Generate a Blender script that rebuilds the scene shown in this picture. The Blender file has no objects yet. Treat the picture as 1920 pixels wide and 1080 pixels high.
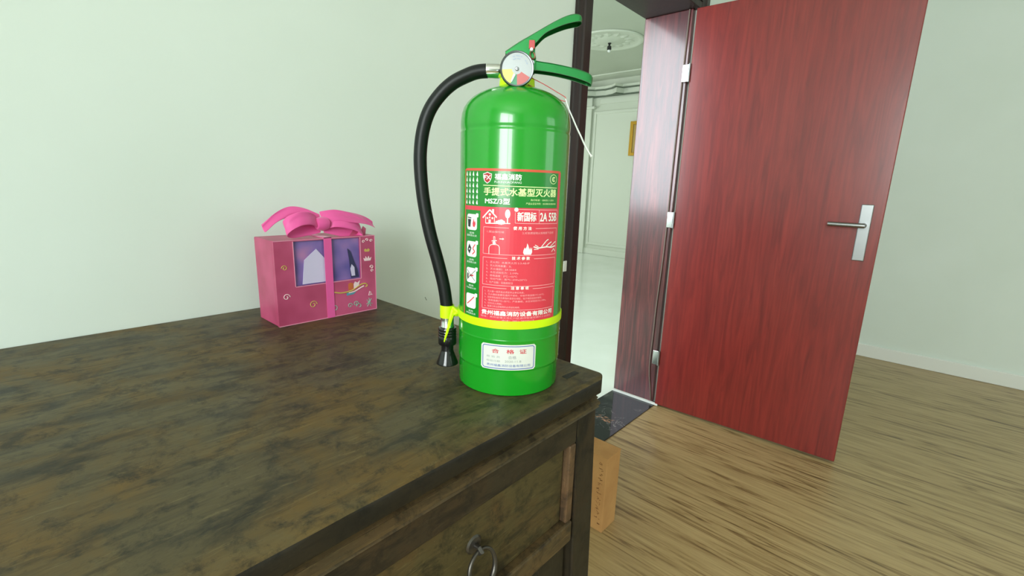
import bpy, bmesh, math, random
from mathutils import Vector, Matrix
random.seed(7)
S = bpy.context.scene
COL = S.collection
PI = math.pi
def rad(a): return math.radians(a)

# ------------------------------------------------------------------ camera
TZ = 0.88                     # height of the cabinet top
CZ = TZ + 0.24787             # lens height
cam = bpy.data.cameras.new('camera'); cam.sensor_width = 36.0; cam.lens = 869.385 / 1920 * 36
cam.clip_start = 0.02; cam.clip_end = 100
co = bpy.data.objects.new('camera', cam); COL.objects.link(co)
rt = Vector((0.66951549, -0.74208244, 0.03259862)); up = Vector((0.13936446, 0.16860097, 0.97578238))
fw = Vector((0.72960713, 0.64875833, -0.21630088))
co.matrix_world = Matrix(((rt.x, up.x, -fw.x, 0), (rt.y, up.y, -fw.y, 0), (rt.z, up.z, -fw.z, CZ), (0, 0, 0, 1)))
S.camera = co
# ------------------------------------------------------------------ sky, daylight and fill light in the windows, exposure
w = bpy.data.worlds.new('sky'); S.world = w; w.use_nodes = True
w.node_tree.nodes['Background'].inputs[0].default_value = (0.80, 0.90, 1.0, 1)
w.node_tree.nodes['Background'].inputs[1].default_value = 1.0
def area(name, loc, direction, sx, sy, power, col):
    l = bpy.data.lights.new(name, 'AREA'); l.shape = 'RECTANGLE'; l.size = sx; l.size_y = sy; l.energy = power; l.color = col
    o = bpy.data.objects.new(name, l); COL.objects.link(o); o.location = loc
    o.rotation_euler = Vector(direction).to_track_quat('-Z', 'Z').to_euler(); return o
area('daylight_and_fill', (-2.62, -0.98, 1.72), (1, 0, 0), 2.1, 1.6, 158, (0.93, 1.0, 0.97))
area('daylight_and_fill', (2.5, -3.62, 1.75), (0, 1, 0), 1.9, 1.6, 16, (0.93, 1.0, 0.97))  # soft fill for the room, behind an added, unseen window
area('hall_daylight', (-0.22, 2.55, 1.80), (1, 0, 0), 2.1, 1.9, 112, (0.88, 0.95, 1.0))
area('hall_daylight', (3.6, 7.62, 1.6), (0, -1, 0), 3.2, 1.9, 80, (0.95, 1.0, 0.97))
S.view_settings.view_transform = 'Standard'; S.view_settings.look = 'None'
S.view_settings.exposure = 0.21; S.view_settings.gamma = 1.0; S.view_settings.use_curve_mapping = False

# ------------------------------------------------------------------ helpers
class MB:
    """collects vertices and faces; build() links them as one mesh object"""
    def __init__(s): s.v = []; s.f = []
    def add(s, vs, fs):
        n = len(s.v); s.v += [tuple(p) for p in vs]; s.f += [tuple(i + n for i in f) for f in fs]; return s
    def box(s, x0, x1, y0, y1, z0, z1):
        return s.add([(x0,y0,z0),(x1,y0,z0),(x1,y1,z0),(x0,y1,z0),(x0,y0,z1),(x1,y0,z1),(x1,y1,z1),(x0,y1,z1)],
                     [(0,3,2,1),(4,5,6,7),(0,1,5,4),(1,2,6,5),(2,3,7,6),(3,0,4,7)])
    def loft(s, rings, closed=True, cap=True):
        n = len(rings[0]); vs = [p for r in rings for p in r]; fs = []
        for i in range(len(rings)-1):
            for j in range(n if closed else n-1):
                a = i*n+j; b = i*n+(j+1) % n; fs.append((a, b, b+n, a+n))
        if cap and closed:
            fs.append(tuple(reversed(range(n)))); fs.append(tuple((len(rings)-1)*n+j for j in range(n)))
        return s.add(vs, fs)
    def lathe(s, prof, n=48, c=(0,0,0), axis='z', cap=True):
        rings = []
        for r, h in prof:
            ring = []
            for k in range(n):
                a = 2*PI*k/n; x, y = r*math.cos(a), r*math.sin(a)
                p = {'z': (x, y, h), 'y': (x, h, -y), 'x': (h, x, y)}[axis]
                ring.append((c[0]+p[0], c[1]+p[1], c[2]+p[2]))
            rings.append(ring)
        return s.loft(rings, True, cap)
    def tube(s, pts, r, n=12, cap=True):
        pts = [Vector(p) for p in pts]; rs = r if isinstance(r, (list, tuple)) else [r]*len(pts)
        t0 = (pts[1]-pts[0]).normalized(); ref = Vector((0,1,0)) if abs(t0.y) < .8 else Vector((1,0,0))
        nrm = t0.cross(ref).normalized(); rings = []
        for i, p in enumerate(pts):
            t = (pts[min(i+1, len(pts)-1)]-pts[max(i-1, 0)]).normalized()
            nrm = (nrm - t*nrm.dot(t)).normalized(); b = t.cross(nrm)
            rings.append([tuple(p + (nrm*math.cos(2*PI*k/n)+b*math.sin(2*PI*k/n))*rs[i]) for k in range(n)])
        return s.loft(rings, True, cap)
    def prism(s, poly, y0, y1):
        """polygon in x,z extruded along y"""
        n = len(poly)
        return s.add([(x, y0, z) for x, z in poly]+[(x, y1, z) for x, z in poly],
                     [tuple(range(n)), tuple(reversed(range(n, 2*n)))]+[(i+n, (i+1) % n+n, (i+1) % n, i) for i in range(n)])
    def build(s, name, mat, parent=None, smooth=False, bevel=0, seg=2):
        me = bpy.data.meshes.new(name); me.from_pydata(s.v, [], s.f); me.validate()
        bm = bmesh.new(); bm.from_mesh(me); bmesh.ops.recalc_face_normals(bm, faces=bm.faces); bm.to_mesh(me); bm.free()
        me.materials.append(mat)
        o = bpy.data.objects.new(name, me); COL.objects.link(o)
        if parent: o.parent = parent
        if bevel:
            m = o.modifiers.new('bevel', 'BEVEL'); m.width = bevel; m.segments = seg; m.limit_method = 'ANGLE'; m.angle_limit = rad(40)
            m.harden_normals = False
        if smooth:
            me.set_sharp_from_angle(angle=rad(38)); 
            for p in me.polygons: p.use_smooth = True
        return o
def catmull(pts, k=8):
    P = [Vector(p) for p in pts]; out = []
    for i in range(len(P)-1):
        a = P[max(i-1,0)]; b = P[i]; c = P[i+1]; d = P[min(i+2, len(P)-1)]
        for j in range(k):
            t = j/k
            out.append(0.5*((2*b)+(c-a)*t+(2*a-5*b+4*c-d)*t*t+(3*b-a-3*c+d)*t**3))
    out.append(P[-1]); return out
def tag(o, label=None, cat=None, group=None, kind=None):
    if label: o['label'] = label
    if cat: o['category'] = cat
    if group: o['group'] = group
    if kind: o['kind'] = kind
    return o
def empty(name, loc, rz=0):
    o = bpy.data.objects.new(name, None); COL.objects.link(o); o.location = loc; o.rotation_euler = (0,0,rz); o.empty_display_size = .05; return o

# ------------------------------------------------------------------ materials
def srgb(r, g, b):
    def f(c):
        c /= 255; return c/12.92 if c <= .04045 else ((c+.055)/1.055)**2.4
    return (f(r), f(g), f(b), 1)
def mat(name, col, rough=.5, metal=0, coat=0, spec=.5, emis=None):
    m = bpy.data.materials.new(name); m.use_nodes = True; b = m.node_tree.nodes['Principled BSDF']
    b.inputs['Base Color'].default_value = col; b.inputs['Roughness'].default_value = rough; b.inputs['Metallic'].default_value = metal
    b.inputs['Coat Weight'].default_value = coat; b.inputs['Coat Roughness'].default_value = .03; b.inputs['Specular IOR Level'].default_value = spec
    return m
class NT:
    def __init__(s, m): s.m = m; s.t = m.node_tree; s.b = s.t.nodes['Principled BSDF']
    def n(s, kind, **kw):
        x = s.t.nodes.new(kind)
        for k, v in kw.items(): setattr(x, k, v)
        return x
    def l(s, a, b): s.t.links.new(a, b)
    def coord(s, scale, rot=(0,0,0)):
        c = s.n('ShaderNodeTexCoord'); m = s.n('ShaderNodeMapping'); m.inputs['Scale'].default_value = scale; m.inputs['Rotation'].default_value = rot
        s.l(c.outputs['Object'], m.inputs['Vector']); return m.outputs[0]
    def noise(s, vec, scale, detail=4, rough=.55, dist=0):
        x = s.n('ShaderNodeTexNoise'); x.inputs['Scale'].default_value = scale; x.inputs['Detail'].default_value = detail
        x.inputs['Roughness'].default_value = rough; x.inputs['Distortion'].default_value = dist; s.l(vec, x.inputs['Vector']); return x.outputs['Fac']
    def ramp(s, fac, stops, interp='LINEAR'):
        x = s.n('ShaderNodeValToRGB'); e = x.color_ramp.elements; x.color_ramp.interpolation = interp
        while len(e) < len(stops): e.new(.5)
        for i, (p, c) in enumerate(stops): e[i].position = p; e[i].color = c
        s.l(fac, x.inputs['Fac']); return x.outputs['Color']
    def mix(s, fac, a, b, mode='MIX'):
        x = s.n('ShaderNodeMix', data_type='RGBA', blend_type=mode)
        for k, v in ((0, fac), (6, a), (7, b)):
            if hasattr(v, 'links') or hasattr(v, 'is_linked'): s.l(v, x.inputs[k])
            else: x.inputs[k].default_value = v
        return x.outputs[2]
    def bump(s, h, strength=.2, dist=.002):
        x = s.n('ShaderNodeBump'); x.inputs['Strength'].default_value = strength; x.inputs['Distance'].default_value = dist
        s.l(h, x.inputs['Height']); s.l(x.outputs[0], s.b.inputs['Normal'])
    def col(s, c): s.l(c, s.b.inputs['Base Color'])
    def rough(s, c): s.l(c, s.b.inputs['Roughness'])
W4 = (1,1,1,1); K4 = (0,0,0,1)

def wall_mat(name, c, bump=.05):
    m = mat(name, c, .62); t = NT(m); v = t.coord((1,1,1)); f = t.noise(v, 1.7, 3)
    d = (c[0]*.94, c[1]*.95, c[2]*.93, 1)
    t.col(t.ramp(f, [(.3, d), (.7, c)])); t.bump(t.noise(v, 160, 3), bump, .001); return m
M = {}
M['wall'] = wall_mat('wall_paint', (.75, .83, .775, 1))
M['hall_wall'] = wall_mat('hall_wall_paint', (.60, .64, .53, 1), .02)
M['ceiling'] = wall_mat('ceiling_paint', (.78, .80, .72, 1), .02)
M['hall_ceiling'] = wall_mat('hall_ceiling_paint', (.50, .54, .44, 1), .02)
M['white'] = mat('white_trim', (.80, .82, .78, 1), .4)
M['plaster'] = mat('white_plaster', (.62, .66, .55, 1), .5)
M['crown_line'] = mat('grey_crown_line', srgb(92, 104, 88), .5)
# glossy white floor tiles of the far hall
m = mat('polished_white_tile', (.72, .77, .70, 1), .12); t = NT(m); v = t.coord((1,1,1))
t.col(t.ramp(t.noise(v, 2.2, 4), [(.3, (.76,.81,.73,1)), (.7, (.84,.88,.82,1))])); M['tile'] = m
# wood-look floor: wavy dark grain running towards the wall
m = mat('oak_plank_floor', srgb(176,154,112), .38); t = NT(m)
v = t.coord((1, 1, 1)); wob = t.noise(t.coord((1.4, 1.0, 1)), 2.2, 3)
v1 = t.coord((30, 1.6, 1)); g1 = t.noise(v1, 1.0, 5, .6, 2.2); v2 = t.coord((120, 6, 1)); fine = t.noise(v2, 1.0, 3)
c1 = t.ramp(g1, [(.32, srgb(104,82,50)), (.40, srgb(146,121,80)), (.48, srgb(174,149,104)), (.75, srgb(190,166,120))])
c2 = t.ramp(fine, [(.30, (.62,.60,.55,1)), (.58, W4)])
t.col(t.mix(.5, c1, c2, 'MULTIPLY')); M['floor'] = m
# black marble with pale veins
m = mat('black_marble', (.012,.014,.018,1), .06); t = NT(m); v = t.coord((1,1,1))
n1 = t.noise(v, 9, 6, .6, 1.2); n2 = t.noise(v, 5, 3, .5, .4)
vein = t.ramp(n1, [(.494, K4), (.5, W4), (.506, K4)]); mask = t.ramp(n2, [(.50, K4), (.64, W4)])
veins = t.mix(1, vein, mask, 'MULTIPLY')
t.col(t.mix(veins, (.014,.016,.020,1), (.48,.45,.42,1))); M['marble'] = m
M['marble_gold'] = mat('gold_marble_vein', srgb(190,140,110), .15)
# lacquered mahogany
def mahogany(name, c_dark, c_mid, c_light, rough, coat, streak=.75):
    m = mat(name, c_mid, rough, coat=coat); t = NT(m); v = t.coord((9, 9, .7)); f = t.noise(v, 3.2, 6, .6, 1.5)
    v2 = t.coord((70, 70, 2.2)); g = t.noise(v2, 1.2, 4, .6, .4)
    a = t.ramp(f, [(.30, c_dark), (.52, c_mid), (.72, c_light)]); b = t.ramp(g, [(.38, (.42,.38,.40,1)), (.62, W4)])
    t.col(t.mix(streak, a, b, 'MULTIPLY')); t.b.inputs['Coat Roughness'].default_value = .16; t.b.inputs['Coat IOR'].default_value = 1.55
    t.bump(g, .06, .001); return m
M['jamb'] = mahogany('mahogany_jamb', srgb(58,22,24), srgb(98,38,42), srgb(132,56,56), .36, .8)
M['door'] = mahogany('red_mahogany_door', srgb(112,30,28), srgb(132,38,34), srgb(142,44,38), .38, .3, .28)
M['casing'] = mahogany('dark_mahogany_casing', srgb(24,13,12), srgb(40,22,20), srgb(56,30,26), .42, .08)
M['lintel'] = mahogany('dark_mahogany_lintel', srgb(34,24,22), srgb(46,32,28), srgb(58,40,34), .5, .05)
# old lacquered cabinet wood
def oldwood(name, axis, base, dark, warm, warm_amt, rough=.42, speck=.35):
    m = mat(name, base, rough, coat=.05, spec=.32); t = NT(m)
    sc = {'x': (1.6, 5, 5), 'z': (5, 5, 1.6)}[axis]
    v = t.coord(sc); v1 = t.coord((1,1,1))
    big = t.noise(v, 3.4, 8, .68, .8); blot = t.noise(v1, 9, 6, .65, .5); spk = t.noise(v1, 120, 4, .7); gr = t.noise(t.coord(tuple(q*q*1.2 for q in sc)), 4, 5, .65, .3); pat = t.noise(t.coord(tuple(q*.6 for q in sc)), 9, 7, .7, .4)
    c = t.ramp(big, [(.30, dark), (.48, base), (.56, base), (.72, tuple(q*1.5 for q in base[:3])+(1,))])
    c = t.mix(t.ramp(blot, [(.46, K4), (.66, (warm_amt,)*3+(1,))]), c, warm)
    c = t.mix(t.ramp(pat, [(.34, (.85,.85,.85,1)), (.47, K4)]), c, dark)
    c = t.mix(t.ramp(gr, [(.30, (.5,.5,.5,1)), (.48, K4)]), c, dark)
    c = t.mix(t.ramp(spk, [(.68, K4), (.78, (speck,)*3+(1,))]), c, srgb(150,140,112))
    scr = t.noise(t.coord({'x': (7, 75, 75), 'z': (75, 75, 7)}[axis]), 3, 4, .7, .6); mott = t.noise(v1, 34, 6, .75, .3)
    c = t.mix(t.ramp(scr, [(.58, K4), (.70, (.42,.42,.42,1))]), c, tuple(min(1, q*2.4) for q in base[:3])+(1,))
    c = t.mix(t.ramp(mott, [(.36, (.8,.8,.8,1)), (.50, K4)]), c, dark)
    t.col(c); t.b.inputs['Coat Roughness'].default_value = .3
    t.rough(t.ramp(blot, [(.3, (rough-.06,)*3+(1,)), (.7, (rough+.18,)*3+(1,))]))
    t.bump(t.mix(.5, big, pat), .5, .002); return m
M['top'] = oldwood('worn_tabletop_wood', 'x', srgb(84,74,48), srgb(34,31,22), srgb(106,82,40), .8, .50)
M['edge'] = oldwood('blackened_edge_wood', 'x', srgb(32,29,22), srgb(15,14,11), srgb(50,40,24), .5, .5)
M['body'] = oldwood('dark_cabinet_wood', 'x', srgb(50,42,29), srgb(22,20,14), srgb(72,52,28), .6, .5)
M['bodyz'] = oldwood('dark_cabinet_post_wood', 'z', srgb(42,36,25), srgb(20,18,13), srgb(64,46,26), .6, .5)
M['panel'] = oldwood('olive_drawer_wood', 'x', srgb(78,68,40), srgb(36,32,20), srgb(92,66,34), .7, .5)
M['rail'] = oldwood('brown_rail_wood', 'x', srgb(86,70,44), srgb(38,32,22), srgb(104,78,44), .7, .5)
M['mould'] = oldwood('dark_moulding_wood', 'x', srgb(80,68,46), srgb(36,31,22), srgb(96,74,44), .6, .42)
M['bead'] = oldwood('brown_bead_wood', 'z', srgb(96,74,52), srgb(54,42,30), srgb(104,74,46), .6, .5)
M['patch'] = oldwood('dark_inlay_wood', 'x', srgb(30,29,22), srgb(16,16,12), srgb(40,34,22), .3)
M['iron'] = mat('dark_iron', srgb(92,88,84), .36, .85)
# extinguisher
M['green'] = mat('green_enamel', (.008, .30, .014, 1), .22, coat=.5)
M['lever'] = mat('green_lever_metallic', (.012, .215, .045, 1), .34, .5, coat=.35)
M['hose'] = mat('black_rubber', (.005,.007,.007,1), .42, spec=.32)
M['plastic'] = mat('black_plastic', (.007,.007,.008,1), .22, coat=.3)
M['chrome'] = mat('chrome', (.78,.80,.80,1), .14, 1)
M['steel'] = mat('grey_steel', (.30,.31,.32,1), .35, 1)
M['rim'] = mat('dark_gauge_rim', (.13,.14,.145,1), .3, .9)
M['yellow'] = mat('fluorescent_yellow_plastic', (.62, .93, .0, 1), .45)
M['dial'] = mat('dial_silver', (.46,.49,.51,1), .3, .1, coat=.6)
M['dial_y'] = mat('dial_yellow', (.80,.76,.18,1), .35, coat=.5); M['dial_r'] = mat('dial_red', (.58,.14,.14,1), .35, coat=.5)
M['dial_g'] = mat('dial_green', (.06,.30,.16,1), .35, coat=.5); M['dial_print'] = mat('dial_print_blue', (.36,.42,.52,1), .4)
M['needle'] = mat('needle_cream', (.92,.9,.74,1), .4)
M['redtag'] = mat('red_tag_plastic', srgb(190,70,72), .4); M['wire'] = mat('red_wire', srgb(196,62,66), .4); M['tie'] = mat('clear_white_tie', (.70,.73,.70,1), .3)
M['bronze'] = mat('brown_chain', srgb(120,84,60), .4, .6)
M['l_red'] = mat('label_red', (.72,.045,.075,1), .30, coat=.25); M['l_green'] = mat('label_green', (.003,.215,.016,1), .28, coat=.3)
M['l_white'] = mat('label_white', (.86,.90,.84,1), .4); M['l_pale'] = mat('label_pale_yellow', (.78,.93,.45,1), .4)
M['l_pink'] = mat('label_pink_line', (.90,.45,.47,1), .4); M['l_orange'] = mat('label_orange_edge', (.68,.10,.05,1), .35)
M['l_black'] = mat('label_black', (.02,.025,.03,1), .4); M['l_darkred'] = mat('label_dark_red', (.42,.02,.03,1), .35)
M['l_grey'] = mat('label_grey', (.30,.32,.33,1), .5); M['l_stk'] = mat('sticker_paper', (.70,.72,.67,1), .5); M['l_blue'] = mat('sticker_blue', (.06,.12,.42,1), .4); M['l_stkred'] = mat('sticker_red', (.62,.05,.07,1), .4)
# gift box and carton
m = mat('pink_card', srgb(184,74,112), .4); t = NT(m); v = t.coord((1,1,1)); t.col(t.ramp(t.noise(v, 14, 2), [(.35, srgb(170,64,100)), (.65, srgb(196,84,124))])); M['pink'] = m
M['pink_edge'] = mat('pale_pink_edge', srgb(226,150,178), .4)
m = mat('purple_print', srgb(120,96,160), .3); t = NT(m); v = t.coord((1,1,1)); t.col(t.ramp(t.noise(v, 16, 2), [(.35, srgb(92,80,150)), (.55, srgb(132,104,170)), (.7, srgb(176,120,170))])); M['purple'] = m
M['navy'] = mat('navy_print', srgb(44,44,84), .4); M['lilac'] = mat('lilac_print', srgb(206,196,226), .4); M['gold_print'] = mat('gold_print', srgb(196,170,90), .4)
M['mint_print'] = mat('mint_print', srgb(140,176,160), .4); M['orange_print'] = mat('orange_print', srgb(196,104,56), .4); M['teal_print'] = mat('teal_print', srgb(84,150,170), .4); M['cream_print'] = mat('cream_print', srgb(232,206,210), .4)
m = mat('pink_organza', srgb(226,84,156), .5); b = m.node_tree.nodes['Principled BSDF']; b.inputs['Sheen Weight'].default_value = .3; M['ribbon'] = m
m = mat('brown_cardboard', srgb(196,146,90), .75); t = NT(m); v = t.coord((1,1,1)); t.col(t.ramp(t.noise(v, 9, 4), [(.3, srgb(186,136,82)), (.7, srgb(206,158,100))])); M['card'] = m
M['card_mark'] = mat('brown_carton_print', srgb(136,92,52), .8)
M['goldframe'] = mat('gilt_frame', srgb(190,146,40), .35, .4); M['picture'] = mat('picture_print', srgb(178,150,84), .5); M['black'] = mat('black_bakelite', (.01,.01,.01,1), .4)
M['cable'] = mat('grey_cable', srgb(112,100,92), .5); M['scuff'] = mat('grey_scuff', srgb(120,128,118), .7)

# ------------------------------------------------------------------ structure
WY = 0.945; WT = 0.25; WB = WY+WT           # wall between the rooms
DX0, DX1, DH = 1.397, 2.247, 1.932           # door opening
CEIL = 2.85
XL, XR, YF = -2.45, 4.1, -3.45
HX0, HX1, HY1 = -0.05, 6.95, 7.45
def struct(o): tag(o, kind='structure'); return o
struct(MB().box(XL-.12, XR+.12, YF-.12, WY, -.1, 0).build('floor', M['floor']))
struct(MB().box(XL-.12, XR+.12, YF-.12, WY, CEIL, CEIL+.1).build('ceiling', M['ceiling']))
b = MB(); b.box(XL-.12, DX0-.03, WY, WB, -.1, CEIL+.1); b.box(DX1+.03, HX1, WY, WB, -.1, CEIL+.1); b.box(DX0-.03, DX1+.03, WY, WB, DH+.03, CEIL+.1)
wb = struct(b.build('wall_back', M['wall']))
MB().tube([(.724, WY-.0004, .837), (.7265, WY-.0006, .832), (.729, WY-.0004, .828)], .0008, 6).build('scuff_mark', M['scuff'], wb)
def wall_with_window(name, mk, fixed, th, a0, a1, wa0, wa1, z0, z1, m, axis):
    b = MB()
    def bx(p0, p1, q0, q1):
        if axis == 'x': b.box(fixed, fixed+th, p0, p1, q0, q1)
        else: b.box(p0, p1, fixed, fixed+th, q0, q1)
    bx(a0, wa0, -.1, CEIL+.1); bx(wa1, a1, -.1, CEIL+.1); bx(wa0, wa1, -.1, z0); bx(wa0, wa1, z1, CEIL+.1)
    return struct(b.build(name, m))
def window(name, fixed, wa0, wa1, z0, z1, mull, axis):
    r = struct(empty(name, (fixed, (wa0+wa1)/2, z0) if axis == 'x' else ((wa0+wa1)/2, fixed, z0)))
    def bx(nm, p0, p1, q0, q1, d=.025):
        c = (wa0+wa1)/2; p0, p1, q0, q1 = p0-c, p1-c, q0-z0, q1-z0
        bb = MB().box(-d, d, p0, p1, q0, q1) if axis == 'x' else MB().box(p0, p1, -d, d, q0, q1)
        bb.build(nm, M['white'], r)
    bx('window_frame', wa0, wa0+.05, z0, z1); bx('window_frame', wa1-.05, wa1, z0, z1); bx('window_frame', wa0+.05, wa1-.05, z0, z0+.05); bx('window_frame', wa0+.05, wa1-.05, z1-.05, z1)
    for mu in mull: bx('mullion', mu-.03, mu+.03, z0+.05, z1-.05, .02)
wall_with_window('wall_left', M, XL-.12, .12, YF-.12, WY, -1.98, -.02, .98, 2.45, M['wall'], 'x'); window('window_1', XL-.06, -1.98, -.02, .98, 2.45, [-1.15], 'x')
wall_with_window('wall_front', M, YF-.12, .12, XL, XR, 1.6, 3.4, 1.0, 2.5, M['wall'], 'y'); window('added_fill_window', YF-.06, 1.6, 3.4, 1.0, 2.5, [2.5], 'y')  # this front window is added for the soft fill light
struct(MB().box(XR, XR+.12, YF-.12, WY, -.1, CEIL+.1).build('wall_right', M['wall']))
struct(MB().box(DX1+.16, XR, WY-.014, WY, 0, .09).build('baseboard_back', M['white'], bevel=.004))
struct(MB().box(XR-.014, XR, YF, WY-.014, 0, .09).build('baseboard_right', M['white'], bevel=.004))
# far hall
struct(MB().box(HX0-.12, HX1+.12, WB, HY1+.12, -.1, -.001).build('floor_hall', M['tile']))
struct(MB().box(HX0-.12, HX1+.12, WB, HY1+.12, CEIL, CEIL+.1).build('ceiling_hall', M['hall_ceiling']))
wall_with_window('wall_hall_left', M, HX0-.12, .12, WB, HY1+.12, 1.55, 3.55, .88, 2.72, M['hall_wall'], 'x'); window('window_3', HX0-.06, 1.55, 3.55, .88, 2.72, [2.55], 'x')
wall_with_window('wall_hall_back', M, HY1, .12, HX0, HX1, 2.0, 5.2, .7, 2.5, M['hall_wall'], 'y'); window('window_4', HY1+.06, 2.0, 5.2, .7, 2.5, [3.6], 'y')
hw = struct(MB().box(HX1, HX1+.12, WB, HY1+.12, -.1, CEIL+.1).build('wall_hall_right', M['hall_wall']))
# wainscot panels and frieze of the hall's far wall
def panel(y0, y1, z0, z1, nm='wall_panel', proud=.018, fr=.045):
    b = MB(); x = HX1
    for (a0, a1, c0, c1) in ((y0, y0+fr, z0, z1), (y1-fr, y1, z0, z1), (y0+fr, y1-fr, z0, z0+fr), (y0+fr, y1-fr, z1-fr, z1)):
        b.box(x-proud, x, a0, a1, c0, c1)
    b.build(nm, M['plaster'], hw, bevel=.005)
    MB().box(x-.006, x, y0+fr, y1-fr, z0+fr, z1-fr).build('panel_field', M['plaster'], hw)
for y0, y1 in ((3.40, 4.47), (2.25, 3.30), (1.35, 2.15)):
    panel(y0, y1, .16, 2.36); MB().box(HX1-.012, HX1, y0+.03, y1-.1, 2.47, 2.56).build('frieze_panel', M['plaster'], hw, bevel=.004)
MB().box(HX1-.05, HX1, 4.50, 4.66, 0, 2.58).build('pilaster', M['plaster'], hw, bevel=.006)
MB().box(HX1-.07, HX1, 4.44, 4.72, 2.40, 2.44).build('pilaster_cap', M['plaster'], hw, bevel=.006)
# crown: two grey lines with a jog where the cornice steps out
def crown_strip(nm, z0, z1, d, m):
    pts = [(HX1-d, 1.25), (HX1-d, 3.93), (HX1-d-.13, 3.99), (HX1-d-.05, 4.10), (HX1-d, 4.25), (HX1-d-.03, 4.42), (HX1-d-.16, 4.56), (HX1-d-.16, 5.6), (HX1-d-.02, 5.7), (HX1-d-.02, 7.3)]
    b = MB(); rings = [[(x, y, z0), (HX1, y, z0), (HX1, y, z1), (x, y, z1)] for x, y in pts]
    b.loft(rings); b.build(nm, m, cr)
cr = struct(empty('trim_1', (0, 0, 0)))
crown_strip('crown_lower', 2.575, 2.59, .06, M['crown_line']); crown_strip('crown_band', 2.59, 2.665, .05, M['plaster'])
crown_strip('crown_line', 2.665, 2.68, .10, M['crown_line']); crown_strip('crown_top', 2.68, 2.72, .09, M['plaster'])
b = MB().loft([[(HX1-.32, y, 2.835), (HX1, y, 2.835), (HX1, y, CEIL), (HX1-.32, y, CEIL)] for y in (WB+.02, 7.4)]); b.build('ceiling_step', M['plaster'], cr)
struct(MB().box(HX1-.02, HX1, WB, HY1, 0, .10).build('baseboard_hall', M['plaster'], bevel=.005))
# threshold slab, with a gold vein patch
th = struct(MB().box(DX0-.03, DX1+.03, WY-.002, WB, -.1, .004).build('trim_2', M['marble']))
b = MB()
for k in range(26):
    y = 1.005+random.random()**.8*.085; x = 1.912+random.uniform(-.022, .022)+(y-1.04)*.15; L = random.uniform(.004, .014); a = random.uniform(1.1, 2.3)
    dx, dy = math.cos(a)*L, math.sin(a)*L; wd = random.uniform(.002, .005)
    b.add([(x-dx, y-dy, .0044), (x+wd*.8, y-wd*.5, .0044), (x+dx, y+dy, .0044), (x-wd*.7, y+wd*.6, .0044)], [(0,1,2,3)])
b.build('gold_vein', M['marble_gold'], th)['kind'] = 'stuff'
MB().box(DX1-.012, DX1, WY-.02, WB, .004, .014).build('white_caulk', M['white'], th)
# door frame
fr = struct(empty('trim_3', (DX0, WY, 0)))
def fbox(nm, x0, x1, y0, y1, z0, z1, m, bev=.003): return MB().box(x0-DX0, x1-DX0, y0-WY, y1-WY, z0, z1).build(nm, m, fr, bevel=bev)
fbox('jamb_panel', DX1, DX1+.03, WY+.015, WB, .012, DH, M['jamb']); fbox('jamb_panel', DX0-.03, DX0, WY-.01, WB, .004, DH, M['jamb'])
fbox('lintel_panel', DX0-.03, DX1+.03, WY-.01, WB, DH, DH+.03, M['lintel'])
# fluted casing on the room side
def casing(x0, x1, z1, nm):
    n = 5; w_ = (x1-x0); prof = [(x0, WY)]
    depth = [.010, .016, .012, .018, .013, .018, .015]
    xs = [x0+w_*q for q in (0, .10, .14, .40, .46, .84, .88, 1)]; ds = [.012, .014, .009, .013, .018, .018, .014, .014]
    prof = [(x0, WY)] + [(x, WY-d) for x, d in zip(xs, ds)] + [(x1, WY)]
    MB().loft([[(x-DX0, y-WY, z) for x, y in prof] for z in (0, z1)]).build(nm, M['casing'], fr, bevel=.0015)
casing(1.3165, DX0, DH+.08, 'casing'); casing(DX1+.03, DX1+.11, DH+.08, 'casing')
fbox('head_casing', DX0, DX1+.03, WY-.015, WY-.0005, DH+.03, DH+.11, M['casing'])
MB().box(1.311-DX0, 1.330-DX0, -.017, -.0135, .838, .876).build('strike_plate', M['white'], fr, bevel=.002)
# the cable running down the jamb
tag(MB().tube(catmull([(DX1-.004, .975, 1.93), (DX1-.004, .978, 1.3), (DX1-.004, .979, .858), (DX1-.004, .989, .55), (DX1-.004, .990, .40), (DX1-.004, .992, .2), (DX1-.004, .975, .08), (DX1-.004, .968, .02)], 6), .0035, 8).build('cable', M['cable'], smooth=True),
    'thin grey cable running down the mahogany door jamb to the floor', 'cable')
# door leaf, swung open into the room
dr = struct(empty('door_1', (DX1-.012, WY-.006, 0), rad(3)))
MB().box(0, .042, -.80, 0, .012, DH-.006).build('door_leaf', M['door'], dr, bevel=.003)
for z in (.232, .95, 1.62):
    MB().box(-.004, .001, .004, .036, z, z+.074).build('hinge', M['chrome'], dr, bevel=.001); 
    MB().tube([(-.006, .003, z-.002), (-.006, .003, z+.076)], .005, 10).build('hinge_pin', M['steel'], dr, smooth=True)
hp = MB().box(-.006, 0, -.765, -.725, .88, 1.10).build('handle_plate', M['steel'], dr, bevel=.003)
MB().tube(catmull([(0, -.745, 1.02), (-.045, -.745, 1.02), (-.052, -.735, 1.02), (-.052, -.63, 1.02)], 5), .009, 10).build('door_handle', M['steel'], hp, smooth=True)

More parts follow.
